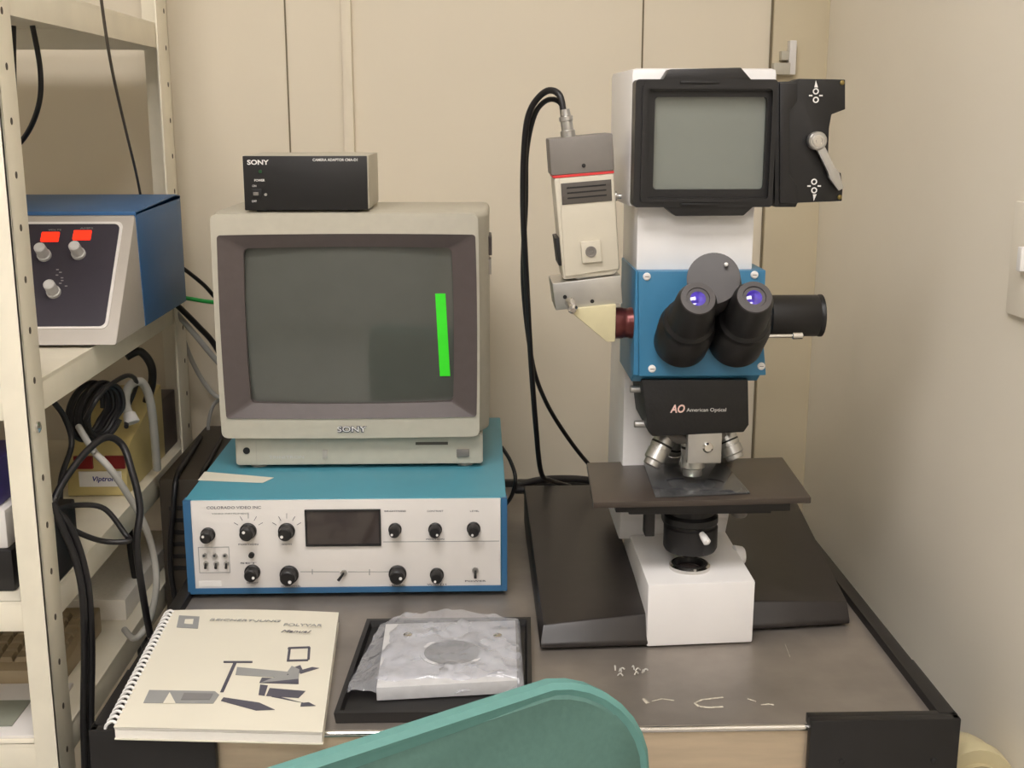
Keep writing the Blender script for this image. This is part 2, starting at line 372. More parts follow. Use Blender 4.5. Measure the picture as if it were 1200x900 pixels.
def glass_y(x, z): return YM+.008+.010*(((x+.1655)/.13)**2*.5+((z-1.07)/.10)**2*.4)
MB().grid(lambda u, v: (-.303+.275*u, glass_y(-.303+.275*u, .964+.213*v), .964+.213*v), 24, 20).build('screen', M_crt, t)
text('SONY', F(412, 503.5, YM-.0016), .0385, M_ink, t, height=.0088, bold=.07); text('SONY', F(412, 503.3, YM-.002), .0375, M_white, t, height=.0072, bold=.0)
pz0, pz1 = bz1+.005, .925; yp = 1.527
MB().loft([[(a, y, b) for a, b in rrect(-.322, pz0, .004, pz1, .004)] for y in (yp+.003, 1.86)]).build('pedestal', M_case, t)
pp = MB().prism(rrect(-.3205, pz0+.001, .0025, pz1-.001, .004), 'xz', yp, yp+.006, .0008).build('control_panel', M_case, t)
p = F(289, 528, yp); MB().cyl(p, p-V3((0, .0015, 0)), .0045, n=20).build('jack', M_black, t)
a, b = F(535, 526, yp), F(550, 535, yp); MB().box((a.x, yp-.003, b.z), (b.x, yp, a.z), .001).build('power_button', M_grcap, t)
a, b = F(378, 527, yp), F(384, 537, yp); MB().box((a.x, yp-.002, b.z), (b.x, yp, a.z), .0006).build('switch', M_inst, t)
a, b = F(487, 518, yp), F(525, 521, yp); MB().box((a.x, yp-.0008, b.z), (b.x, yp, a.z)).build('slot', M_hole, t)
for px in (300, 370): a, b = F(px, 517, yp), F(px+1, 546, yp); MB().box((a.x, yp-.0003, b.z), (b.x, yp, a.z)).build('panel_seam', M_inst, t)
text('TRINITRON', F(336, 536, yp-.0003), .046, M_knob, t, height=.004)
for x in (-.295, -.02):
    for y in (yp+.02, 1.82): MB().cyl((x, y, bz1), (x, y, pz0), .011, n=18).build('foot', M_inst, t)
xs = xm1+.0165
p = F(572, 290, 1.60); MB().box((xs-.003, 1.57, 1.155), (xs+.0015, 1.63, 1.18), .001).build('side_grip', M_bezel, t)
MB().box((xs-.003, 1.57, 1.13), (xs+.0006, 1.60, 1.15), .0005).build('side_slot', M_inst, t)
# tape on the glass
def tp(px, py):
    p = F(px, py, YM+.012); return V3((p.x, glass_y(p.x, p.z)-.0006, p.z))
A, B, C_, D = tp(510, 344), tp(522, 344), tp(527.5, 441), tp(515.5, 441)
def tapef(u, v):
    a = A.lerp(B, u); b = D.lerp(C_, u); q = a.lerp(b, v); return V3((q.x, glass_y(q.x, q.z)-.0006, q.z))
mb = MB().grid(tapef, 3, 10); ex = bmesh.ops.extrude_face_region(mb.bm, geom=mb.bm.faces[:])
for v in ex['geom']:
    if isinstance(v, bmesh.types.BMVert): v.co.y -= .0004
tag(mb.build('tape_strip', M_tape), 'bright lime green tape strip stuck upright on the monitor screen', 'tape')

# ------------------------------------------------------------------ camera adaptor box on the monitor
zb = z1+.0045; ya = 1.528; ax0, ax1, az1 = -.2945, -.139, 1.2855
t = thing('camera_adaptor', ((ax0+ax1)/2, 1.6, z1), 'small black fronted adaptor box with cream metal case on the monitor', 'electronics box')
MB().box((ax0+.0005, ya+.003, zb), (ax1+.001, 1.675, az1), .0015).build('case', M_case, t)
MB().box((ax0, ya, zb-.0008), (ax1-.0005, ya+.005, az1-.0005), .001).build('front_panel', M_black, t)
for x in (ax0+.02, ax1-.02):
    for y in (ya+.015, 1.655): MB().cyl((x, y, z1+.0015), (x, y, zb), .008, n=16).build('foot', M_black, t)
y = ya-.0003
text('SONY', F(302, 190.5, y), .027, M_white, t, height=.0062, bold=.03)
text('CAMERA ADAPTOR CMA-D1', F(393, 187.5, y), .056, M_white, t, height=.0034, bold=.02)
text('POWER', F(304, 211.5, y), .013, M_white, t, height=.003, bold=.02)
text('ON', F(298, 218, y), .005, M_white, t, height=.0026); text('OFF', F(298, 236, y), .006, M_white, t, height=.0026)
p = F(305, 201, ya); MB().cyl(p, p-V3((0, .001, 0)), .0022, n=12).build('indicator', mat('dark green lens', (30, 74, 40), .3), t)
p = F(302, 227, ya); o = MB().box(p+V3((-.007, -.001, -.006)), p+V3((.005, .002, .006)), .0005).build('power_switch', M_black, t)
MB().box(p+V3((-.005, -.004, -.002)), p+V3((.0015, -.001, .002)), .0005).build('rocker', M_grcap, o)
p = F(311.5, 228, ya); MB().cyl(p, p-V3((0, .002, 0)), .0018, n=10).build('guard_pin', M_alu, t)

# ------------------------------------------------------------------ microscope
AX, AY = .243, 1.306
t = thing('microscope', (AX, AY, T), 'large white upright microscope with blue head, black wings and projection screen', 'microscope')
# wings
def wing(fl, fr, bl, br, hfl, hfr, hb, nm):
    f = .018
    def pt(a, z, off=0): return V3((a[0], a[1]+off, T+z))
    lo = [pt(fl, .004), pt(fr, .004), pt(br, .004), pt(bl, .004)]
    mid = [pt(fl, .009), pt(fr, .009), pt(br, hb-.004), pt(bl, hb-.004)]
    tp_ = [pt(fl, hfl, .014)+V3((.004, 0, 0)), pt(fr, hfr, .014), pt(br, hb, -.004), pt(bl, hb, -.004)]
    w = MB().loft([lo, mid, tp_], bevel=.0035).build(nm, M_base, t)
    for q in (fl, fr):
        MB().cyl((q[0]+(.03 if q is fl else -.03), q[1]+.03, T), (q[0]+(.03 if q is fl else -.03), q[1]+.03, T+.006), .012, n=16).build('foot', M_black, w)
wing((.066, 1.234), (.188, 1.240), (.064, 1.66), (.180, 1.66), .027, .036, .062, 'base_wing')
wing((.302, 1.277), (.431, 1.291), (.302, 1.66), (.446, 1.64), .034, .026, .062, 'base_wing')
# foot and column
fa, fb = V3((.1855, 1.240, T)), V3((.3070, 1.2485, T))
ud = (fb-fa).normalized(); vd = V3((0, 1, 0)); fc = (fa+fb)/2; hw = (fb-fa).length/2
def loc(u, v, z): return fc+ud*u+vd*v+V3((0, 0, z))
prof = [(0, .002), (-.001, .076), (.19, .076), (.225, .10), (.225, .002)]
MB().loft([[loc(s*hw, v, z) for v, z in prof] for s in (-1, 1)], bevel=.0025).build('stand_foot', M_scope, t)
prof = [(.165, .07), (.148, .10), (.142, .17), (.142, .36), (.28, .36), (.30, .12), (.30, .07)]
MB().loft([[loc(s*hw-(.014 if s < 0 else 0), v, z) for v, z in prof] for s in (-1, 1)], bevel=.003).build('column', M_scope, t)
# focus knobs on the foot's sides
a = loc(hw-.003, .105, .066); b = loc(hw+.011, .105, .066)
MB().cyl(a, b, .013, .011, n=24, c=.002).build('side_knob', M_scope, t)
# field lens
p = Z(808, 665, T+.076)
l = MB().lathe([(.0235, -.001), (.0235, .004), (.021, .006), (.017, .0055), (.0155, .002), (.0155, -.001)], p, p+V3((0, 0, 1)), 36).build('field_lens_ring', M_chrome, t)
MB().lathe([(.019, 0), (.019, .0062), (.0165, .0064), (.015, .003), (.0148, 0)], p, p+V3((0, 0, 1)), 36).build('inner_ring', M_black, l)
MB().lathe([(.015, .001), (.010, .003), (.003, .004)], p, p+V3((0, 0, 1)), 24).build('lens', M_dark, l)
# stage
zs = .922
q = [Z(695, 589, zs), Z(951, 583, zs), Z(917, 535.5, zs), Z(687.5, 542, zs)]
q = [V3((p.x, p.y, zs)) for p in q]
MB().loft([[p-V3((0, 0, .007)) for p in q], q], bevel=.0015).build('stage', M_stage, t)
gq = [Z(768, 584, zs), Z(879, 579, zs), Z(846, 541, zs), Z(754, 545, zs)]
g = MB().loft([[p+V3((0, 0, .0003)) for p in gq], [p+V3((0, 0, .0025)) for p in gq]], bevel=.0006).build('glass_plate', M_pane, t)
c = V3((AX, AY, zs)); MB().lathe([(.026, .0001), (.026, .0003)], c, c+V3((0, 0, 1)), 36).build('stage_opening', M_black, t)
MB().box((.165, 1.262, zs-.022), (.325, 1.40, zs-.007), .002).build('stage_carrier', M_black, t)
MB().box((.150, 1.258, zs-.018), (.345, 1.275, zs-.007), .0015).build('stage_slide', M_blk, t)
MB().box((.222, 1.335, .850), (.268, 1.40, zs-.02), .003).build('focus_bracket', M_black, t)
# condenser
p = V3((AX, AY, .842))
cn = MB().lathe([(.012, 0), (.029, .002), (.031, .006), (.031, .030), (.029, .032), (.029, .034), (.031, .036), (.031, .043), (.027, .046), (.027, .06)], p, p+V3((0, 0, 1)), 36).build('condenser', M_black, t)
a = F(822, 625, AY-.0305); MB().lathe([(.003, 0), (.0042, .006), (.0045, .014), (.002, .016)], a, a+V3((.012, -.03, -.018)), 16).build('lever', M_white, cn)
a = F(760, 606, 1.30); MB().box((a.x-.005, 1.29, a.z-.02), (a.x+.006, 1.31, a.z+.015), .001).build('stage_stop', M_black, t)
a = F(866, 603, 1.33); k = MB().lathe([(.0095, 0), (.0095, .022), (.008, .024)], a+V3((0, 0, .022)), a-V3((0, 0, 1)), 24).build('stage_drive_knob', M_grcap, t)
# black nosepiece housing
yA = 1.28
def q4(tl, tr, br, bl, y): return [F(*p, y) for p in (bl, br, tr, tl)]
f0 = [F(*p, yA) for p in ((752, 445), (877, 445), (878, 498), (872, 507), (765, 512), (759, 505))]
MB().loft([f0, [V3((p.x, 1.43, p.z)) for p in f0]], bevel=.0025).build('nosepiece_housing', M_blk2, t)
text('AO', F(794, 479.5, yA-.0006), .0165, mat('pink white print', (244, 206, 196), .5), t, height=.0095, bold=.03, shear=.2)
text('American Optical', F(828, 480.5, yA-.0006), .044, M_white, t, height=.0052)
# blue head block
yB = 1.27
bf = [F(*p, yB) for p in ((749, 441), (898, 440), (888.5, 317), (748, 318))]
xa, xb, zb0, zb1 = bf[3].x, (bf[1].x+bf[2].x)/2, bf[0].z, bf[3].z
prof = [(1.277, zb0), (1.294, zb0-.011), (1.405, zb0-.011), (1.405, zb1), (1.277, zb1)]
hb = MB().loft([[(x, a, b) for a, b in prof] for x in (xa-.002, xb+.003)], bevel=.0015).build('head_block', M_blue, t)
MB().loft([[p+V3((0, 0, 0)) for p in bf], [V3((p.x, 1.278, p.z)) for p in bf]], bevel=.0015).build('face_plate', M_blue, t)
for px, py in ((758, 324), (884, 322), (764, 432), (892, 429)):
    p = F(px, py, yB); s_ = MB().lathe([(.0042, 0), (.0042, .001), (.003, .002)], p, p-V3((0, 1, 0)), 18).build('screw', M_white, t)
    MB().box(p+V3((-.0022, -.0023, -.0004)), p+V3((.0022, -.0018, .0004))).build('screw_slot', M_grcap, s_)
# binocular tubes
def eyep(b, e, yb, ye):
    b, e = F(*b, yb), F(*e, ye); d = (e-b); L = d.length
    tb = MB().lathe([(.022, -.02), (.0295, -.012), (.0300, .30*L), (.0275, .34*L), (.0262, .42*L), (.0268, .46*L), (.0232, .50*L), (.0205, .93*L), (.0172, L), (.0125, L+.0005), (.0108, L-.003)], b, e, 40).build('eyepiece_tube', M_black, t)
    n = d.normalized()
    MB().lathe([(.0178, L-.0006), (.0172, L+.0014), (.0118, L+.0016), (.0112, L+.0002)], b, e, 36).build('eyepiece_rim', M_hinge, tb)
    MB().lathe([(.0112, L-.004), (.0106, L-.001), (.007, L+.0006), (.002, L+.0012)], b, e, 28).build('lens', M_lens, tb)
eyep((800, 396), (818, 350), 1.255, 1.175)
eyep((864, 396), (884, 348.5), 1.255, 1.175)
a, b = F(838, 345, 1.262), F(836, 326, 1.205)
hg = MB().lathe([(.028, -.01), (.0285, .030), (.027, (b-a).length), (.024, (b-a).length+.0005)], a, b, 40).build('hinge_housing', M_hinge, t)
p = F(851, 310, 1.203); MB().ball(p, .0022).build('index_dot', M_white, hg)
# side port, rod, red tube
p0, p1 = F(893, 370, 1.33), F(962, 370, 1.33)
p1 = V3((p1.x, p0.y, p0.z))
pr = MB().lathe([(.0215, -.012), (.0215, .006), (.0235, .008), (.0235, (p1-p0).length-.006), (.0228, (p1-p0).length-.005), (.0240, (p1-p0).length-.003), (.0240, (p1-p0).length), (.020, (p1-p0).length), (.019, (p1-p0).length-.01)], p0, p1, 36).build('camera_port', M_black, t)
p0, p1 = F(890, 394, 1.29), F(928, 393.5, 1.29); MB().cyl(p0, p1, .0022, n=12).cyl(p1, p1+(p1-p0).normalized()*.012, .004, n=16, c=.0008).build('slider_rod', M_chrome, t)
p0, p1 = F(719, 378.5, 1.297), F(747, 378.5, 1.297); p1 = V3((p1.x, p0.y, p0.z))
L = (p1-p0).length
MB().lathe([(.0160, 0), (.0172, .001), (.0172, L*.35), (.0164, L*.4), (.0164, L*.6), (.0172, L*.65), (.0172, L+.006)], p0, p1, 36).build('red_adapter_tube', M_redtube, t)
for px, py, w_ in ((738, 456, 16), (743, 497, 10)):
    p0 = F(px, py, 1.31); p1 = F(px+w_, py, 1.31); MB().cyl(p0, V3((p1.x+.006, p0.y, p0.z)), .0042, n=16, c=.001).build('adjusting_pin', M_alu, t)
# nosepiece and objectives
np_ = V3((AX+.004, 1.325, 0)); zN = F(800, 513, 1.31).z
MB().lathe([(.042, 0), (.044, .004), (.040, .010), (.020, .018)], V3((AX+.004, 1.335, zN+.006)), V3((AX+.004, 1.325, zN-.3)), 36).build('nosepiece', M_grcap, t)
def objective(a, b, r):
    a, b = V3(a), V3(b); L = (b-a).length
    o = MB().lathe([(r*.95, 0), (r, .002), (r, .45*L), (r*.95, .46*L), (r*.95, .52*L), (r, .53*L), (r, .80*L), (r*.82, .84*L), (r*.80, .98*L), (r*.74, L)], a, b, 28).build('objective', M_alu, t)
    MB().lathe([(r*1.01, .30*L), (r*1.01, .36*L)], a, b, 28).build('colour_band', M_black, o)
objective((AX, AY+.004, zN+.006), (AX, AY, zs+.010), .0135)
objective(F(782, 508, 1.32), F(763, 546, 1.31), .0125)
objective(F(848, 506, 1.32), F(862, 538, 1.31), .0125)
objective(F(795, 508, 1.37), F(782, 545, 1.40), .0125)
objective(F(840, 506, 1.37), F(850, 540, 1.40), .0125)
a, b = F(806, 506, 1.285), F(845, 543, 1.285)
sl = MB().box((a.x, 1.284, b.z), (b.x, 1.297, a.z), .002).build('nosepiece_front_block', M_alu, t)
p = F(829, 524, 1.284); MB().lathe([(.006, 0), (.006, .003), (.004, .005)], p, p-V3((0, 1, 0)), 20).build('screw', M_chrome, sl)
# upper white body
xa2, xb2 = F(748, 300, yB).x, F(886, 300, yB).x
zt = F(826, 80, 1.29).z; zn = zb1
MB().box((xa2, 1.285, zn-.002), (xb2, 1.41, zn+.075), .003).build('neck', M_scope, t)
xw0, xw1 = F(740, 82, 1.29).x, F(911, 80, 1.29).x
zl = F(826, 243, 1.29).z
MB().loft([[(xw0, 1.288, zl), (xw1, 1.288, zl), (xw1, 1.288, zt), (xw0, 1.288, zt)], [(xw0-.006, 1.43, zl), (xw1, 1.43, zl), (xw1, 1.43, zt), (xw0-.006, 1.43, zt)]], bevel=.006).build('screen_body', M_scope, t)
p = F(727, 230, 1.34); MB().cyl((xw0-.012, 1.34, p.z), (xw0+.01, 1.34, p.z), .003, n=12).cyl((xw0-.012, 1.34, p.z), (xw0-.007, 1.34, p.z), .006, n=16, c=.001).build('clamp_screw', M_chrome, t)
# projection screen
yS = 1.262
def R(px0, py0, px1, py1, y, r, n=5):
    a, b = F(px0, py1, y), F(px1, py0, y); return rrect(a.x, a.z, b.x, b.z, r, n)
sf = MB().ring(R(742, 93, 912, 243, yS, .004), R(757, 106, 907, 232, yS, .003), 'xz', yS, yS+.028).build('screen_frame', M_blk, t)
MB().ring(R(757, 106, 907, 232, yS, .003), R(766, 113.5, 901, 222.5, yS, .004), 'xz', yS+.006, yS+.026).build('inner_frame', M_black, t)
MB().ring(R(750, 99, 908, 237, yS, .004), R(755, 104, 905.5, 233.5, yS, .004), 'xz', yS-.0025, yS).build('raised_lip', M_blk, sf)
a, b = F(764, 112, yS), F(903, 224, yS); MB().box((a.x, yS+.012, b.z), (b.x, yS+.016, a.z)).build('screen_glass', M_glass, t)
tabp = [F(*p, yS) for p in ((776, 95), (785, 81), (869, 79), (882, 94))]
tabp2 = [F(*p, yS) for p in ((778, 242), (792, 253.5), (872, 253), (884, 242))]
for pp_ in (tabp, tabp2):
    MB().loft([[p+V3((0, .002, 0)) for p in pp_], [V3((p.x, yS+.028, p.z)) for p in pp_]], bevel=.0015).build('screen_tab', M_blk, sf)
for py in (96.5, 239.5):
    a = F(798, py, yS-.003); b = F(843, py, yS-.003); MB().box((a.x, yS-.0035, a.z-.0012), (b.x, yS, a.z+.0012), .0005).build('tab_slot', M_black, sf)
# film holder with lever
hp = [F(*p, yS) for p in ((909, 96), (930, 95), (938, 92), (992, 93), (992, 128), (976, 134), (973, 150), (972, 182), (976, 198), (987, 203), (989, 221), (988, 236), (936, 238), (934, 243), (909, 243))]
fh = MB().prism([(p.x, p.z) for p in hp], 'xz', yS+.004, yS+.026, .001).build('film_holder', M_black, t)
rp = [F(*p, yS) for p in ((914, 97), (934, 97), (934, 118), (925, 130), (925, 205), (934, 217), (934, 238), (914, 238))]
MB().prism([(p.x, p.z) for p in rp], 'xz', yS, yS+.006, .001).build('holder_rail', M_blk, fh)
a, b = F(957, 165, yS-.004), F(985, 222, yS-.004); d = (b-a).normalized(); n = V3((-d.z, 0, d.x))
lv = MB().loft([[v+V3((0, dy, 0)) for v in (a-n*.0045, a+d*.035-n*.0045, a+d*.04-n*.006, b-n*.003, b+n*.003, a+d*.04+n*.006, a+d*.035+n*.0045, a+n*.0045)] for dy in (-.003, .003)], bevel=.001)
lv.lathe([(.0095, 0), (.0095, .009), (.008, .0105)], a+V3((0, .004, 0)), a-V3((0, 1, 0)), 28)
lv = lv.build('lever', M_alu, fh)
MB().lathe([(.006, 0), (.006, .0012), (.004, .0014), (.004, .0006), (.0025, .0006), (.0025, .0015)], a-V3((0, .0062, 0)), a-V3((0, 1, 0)), 24).build('pivot_screw', M_chrome, lv)
yI = yS+.0036
def icon(cx, cy, s):
    m = MB(); k = .0008
    for dy in (-s*5, s*5):
        c = F(cx, cy+dy, yI); m.ring(circ(c.x, c.z, .0032, 16), circ(c.x, c.z, .0019, 16), 'xz', yI-.0004, yI)
    for dx in (-6, 6):
        c = F(cx+dx, cy, yI); m.box((c.x-.0018, yI-.0004, c.z-.0008), (c.x+.0018, yI, c.z+.0008))
    c = F(cx, cy-s*13, yI)
    m.prism([(c.x-.0014, c.z-.003*s), (c.x+.0014+.001, c.z-.003*s), (c.x-.0002, c.z+.004*s)], 'xz', yI-.0004, yI)
    m.build('white_symbol', M_white, fh)
icon(956, 112, 1); icon(954, 218, -1)
for px, py in ((987, 97), (984, 231)):
    p = F(px, py, yI); MB().ball(p, .0025, (1, .5, 1)).build('latch_pin', mat('brass', (150, 132, 80), .3, .8), fh)

# ------------------------------------------------------------------ video camera on the side port
t = thing('video_camera', (.118, 1.31, 1.13), 'putty and grey video camera mounted upright on the microscope side', 'video camera')
yc0, yc1 = 1.285, 1.345
def slab(pts, y0=yc0, y1=yc1): return [[F(*p, yc0).xz for p in pts], y0, y1]
def pl(pts, y0, y1, nm, m, bev=.002, par=None):
    P = [F(*p, yc0) for p in pts]
    return MB().loft([[V3((p.x, y0, p.z)) for p in P], [V3((p.x, y1, p.z)) for p in P]], bevel=bev).build(nm, m, par or t)
pl(((643, 163), (703, 157), (718, 156), (720, 200), (646, 206)), yc0, yc1, 'rear_cap', M_grcap)
pl(((648, 206), (719.5, 200), (720, 203), (648.5, 209)), yc0+.001, yc1-.001, 'red_stripe', M_red, .0004)
pl(((649, 209), (720, 203), (726.5, 316), (719, 322), (660, 328)), yc0, yc1, 'body', M_cambody, .003)
P = [(655, 209), (718, 204), (725, 315), (662, 324)]
pl(P, yc0-.002, yc0+.002, 'front_cover', M_cambody, .001)
lb = pl(((657, 215), (716, 210), (717, 235), (658.5, 240)), yc0-.0028, yc0, 'type_label', mat('dark label', (84, 78, 72), .5), .0003)
for k in range(3):
    P = [F(664+k*.5, 220.5+k*6, yc0-.0028), F(710+k*.5, 216.5+k*6, yc0-.0028)]
    d = V3((0, 0, .0008)); MB().loft([[p+V3((0, dy, 0)) for p in (P[0]-d, P[1]-d, P[1]+d, P[0]+d)] for dy in (-.0003, 0)]).build('label_line', M_black, lb)
sq = pl(((680, 283), (703, 281), (705, 306), (682, 308)), yc0-.006, yc0, 'tripod_plate', M_cambody, .001)
p = F(692.5, 295, yc0-.006); MB().lathe([(.006, 0), (.006, .001), (.0035, .001), (.003, -.003)], p, p-V3((0, 1, 0)), 20).build('tripod_socket', M_grcap, sq)
p = F(684, 194, yc0); MB().cyl(p, p-V3((0, .001, 0)), .0022, n=12).build('screw', M_black, t)
pl(((651, 280), (656, 279), (659, 312), (655, 312)), yc0+.004, yc1-.004, 'side_slot', M_black, .0005)
pl(((719, 270), (724, 270), (726, 305), (724, 306)), yc0+.01, yc1-.004, 'side_slot', M_black, .0005)
pl(((676, 323), (708, 320), (709, 332), (677, 335)), yc0+.008, yc1-.008, 'neck', M_alu, .001)
mt = pl(((647, 332), (727, 322), (729, 355), (651, 363)), yc0-.004, yc1+.006, 'mount_block', M_alu, .001)
p = F(668, 354, yc0-.004); MB().lathe([(.006, 0), (.005, .003), (.0055, .014), (.003, .016)], p, p+V3((.004, -.02, -.01)), 18).build('thumb_screw', M_chrome, mt)
for px, py in ((662, 348), (694, 353)): p = F(px, py, yc0-.004); MB().cyl(p, p-V3((0, .0008, 0)), .0022, n=12).build('screw', M_black, mt)
pl(((664, 361), (721, 355), (720, 399), (710, 399)), yc0-.010, yc1-.012, 'mirror_housing', mat('cream housing', (208, 198, 160), .4), .002)
p0 = F(666, 160, 1.31); p1 = F(662, 128, 1.31); L = (p1-p0).length
MB().lathe([(.008, -.004), (.008, .006), (.0065, .007), (.0065, .016), (.0075, .017), (.0075, .021), (.0055, .022), (.005, L)], p0, p1, 24).build('cable_plug', M_alu, t)

# ------------------------------------------------------------------ cables
def cable(pts, r, m, label, name='cable', n=10):
    P = [F(*p) for p in pts]
    return tag(MB().tube(P, r, n).build(name, m), label, 'cable')
cable([(661, 140, 1.31), (656, 112, 1.315), (640, 107, 1.33), (622, 128, 1.35), (615, 165, 1.37), (613, 240, 1.40), (617, 330, 1.46), (622, 420, 1.52), (628, 500, 1.58), (634, 553, 1.64), (645, 563, 1.67), (668, 570, 1.69)], .0036, M_cable, 'thicker black cable from the camera plug falling to the table rear')
cable([(664, 136, 1.322), (655, 119, 1.33), (640, 118, 1.345), (626, 136, 1.36), (617, 180, 1.385), (616, 240, 1.41), (613, 330, 1.47), (623, 420, 1.53), (637, 465, 1.57), (660, 505, 1.62), (690, 544, 1.66), (720, 570, 1.68)], .003, M_cable, 'black cable beside the first, swinging out behind the microscope stage')
zt_ = T+.03
cable([(604, 570, 1.72), (640, 562, 1.74), (690, 563, 1.76), (730, 575, 1.76), (690, 578, 1.70), (640, 575, 1.70), (604, 574, 1.71)], .006, M_cable, 'fat black cable lying along the rear of the microscope base')
cable([(588, 524, 1.74), (598, 540, 1.72), (604, 560, 1.70), (600, 580, 1.70), (592, 592, 1.70)], .003, M_cable, 'short black cable curling beside the teal box rear corner')
# ------------------------------------------------------------------ notebook
zn0, zn1 = T+.001, T+.014
fl, fr_, br_, bl_ = Z(133, 852, zn1), Z(378, 858, zn1), Z(397, 718, zn1), Z(203, 716, zn1)
fl.z = fr_.z = br_.z = bl_.z = 0
t = thing('manual', ((fl.x+fr_.x)/2, (fl.y+bl_.y)/2, T), 'comb bound cream manual lying on the table corner', 'book')
def bil(u, v): return fl.lerp(fr_, u).lerp(bl_.lerp(br_, u), v)
def wave(u, v): return .0022*math.sin(2.6*u+.4)*(.3+v)*(1 if v > .1 else .6)
def sheet(nm, za, zb, m, ins=0, wv=0):
    mb = MB(); N = 16; lo = []; hi = []
    mb.grid(lambda u, v: bil(ins+u*(1-2*ins), ins+v*(1-2*ins))+V3((0, 0, zb+wv*wave(u, v))), N, N)
    ex = bmesh.ops.extrude_face_region(mb.bm, geom=mb.bm.faces[:]); 
    for v in ex['geom']:
        if isinstance(v, bmesh.types.BMVert): v.co.z -= (zb-za)
    bmesh.ops.recalc_face_normals(mb.bm, faces=mb.bm.faces)
    return mb.build(nm, m, t)
sheet('back_cover', zn0-.0003, zn0+.0008, M_paper)
sheet('pages', zn0+.0010, zn1-.0035, M_page, .004, 0)
sheet('pages', zn1-.0030, zn1-.0012, M_page, .003, .5)
cover = sheet('cover', zn1-.0008, zn1, M_paper, 0, 1)
m = MB()
for k in range(27):
    v = .02+.96*k/26; a = bil(.008, v); out = (bil(0, v)-bil(1, v)).normalized()
    pts = [a+V3((0, 0, zn1+.0008)), a+out*.004+V3((0, 0, zn1+.003)), a+out*.010+V3((0, 0, zn1-.001)), a+out*.011+V3((0, 0, T+.007)), a+out*.006+V3((0, 0, T+.001))]
    m.tube(pts, .0016, 6, 3)
m.build('comb_binding', M_white, t)
def pr(pts, m, nm='cover_print', dz=0):
    """a flat printed shape on the cover, at pixel-traced corners"""
    P = []
    for p in pts:
        q = Z(*p, zn1); best = None
        w = (q-V3((fl.x, fl.y, zn1))); e1 = (fr_-fl); e2 = (bl_-fl)
        det = e1.x*e2.y-e1.y*e2.x; u = (w.x*e2.y-w.y*e2.x)/det; v = (e1.x*w.y-e1.y*w.x)/det
        P.append(V3((q.x, q.y, zn1+wave(u, v)+.0004+dz)))
    MB().loft([P, [p+V3((0, 0, .0003)) for p in P]]).build(nm, m, cover)
def rp_(x0, y0, x1, y1, m, sk=0): pr([(x0, y1), (x1, y1), (x1+sk, y0), (x0+sk, y0)], m)
pr([(207, 737), (232, 739), (234, 725), (210, 723)], M_grey); pr([(216, 733), (226, 734), (227, 728), (217, 728)], M_paper, dz=.0003)
pr([(168, 825), (250, 826), (257, 816), (252, 812), (175, 810)], M_grey); pr([(191, 826), (206, 826), (199, 813)], M_paper, dz=.0003)
pr([(212, 822), (246, 822), (250, 815), (216, 814)], mat('mid grey print', (128, 126, 126), .6), dz=.0003)
pr([(276, 793), (335, 796), (338, 789), (278, 784)], M_grey)
pr([(258, 813), (262, 813), (278, 778), (274, 778)], M_ink); pr([(262, 779), (296, 779), (296, 777), (262, 777)], M_ink)
pr([(259, 823), (300, 834), (322, 833), (304, 825), (262, 819)], M_ink)
pr([(305, 802), (350, 797), (351, 786), (342, 782), (336, 790)], M_grey)
pr([(336, 793), (356, 789), (352, 781), (341, 785)], M_ink); pr([(352, 791), (374, 784), (366, 783), (352, 787)], M_ink)
pr([(304, 802), (350, 803), (350, 797), (307, 796)], M_ink); pr([(303, 816), (310, 817), (314, 805), (305, 804)], M_ink)
pr([(312, 817), (350, 819), (358, 811), (316, 808)], M_ink); pr([(318, 818), (368, 827), (352, 824), (324, 817)], M_ink); pr([(352, 829), (370, 828), (362, 824), (353, 825)], M_ink)
for a in ([(336, 777), (339, 777), (341, 762), (338, 762)], [(337, 762.5), (363, 761), (363, 759), (338, 760.5)], [(360, 775), (363, 774), (364, 760), (361, 760)], [(336, 777), (361, 776), (361, 774), (337, 775)]): pr(a, M_ink)
def ptxt(s, px, py, w, h, m, sh=0):
    q = Z(px, py, zn1); ang = math.atan2((fr_-fl).y, (fr_-fl).x)
    text(s, V3((q.x, q.y, zn1+.0042)), w, m, cover, rot=Matrix.Rotation(ang-.01, 4, 'Z') @ Matrix.Rotation(0, 4, 'X'), height=h, shear=sh, th=.0004)
# ------------------------------------------------------------------ tray with bagged stage plate
zt0 = T+.001
tq = [Z(391, 836, T+.012), Z(624, 833, T+.012), Z(622, 723, T+.012), Z(430, 725, T+.012)]
tq = [V3((p.x, p.y, 0)) for p in tq]
cen = sum(tq, V3())/4
t = thing('tray', (cen.x, cen.y, T), 'shallow black rectangular tray holding the bagged metal plate', 'tray')
def ofs(k): return [cen+(p-cen)*k for p in tq]
MB().loft([[p+V3((0, 0, z)) for p in ofs(k)] for k, z in ((.985, T+.0005), (1, T+.012), (.95, T+.012), (.93, T+.004))], bevel=0).build('rim', M_blk, t)
MB().loft([[p+V3((0, 0, z)) for p in ofs(.93)] for z in (T+.002, T+.0045)]).build('tray_bed', M_black, t)
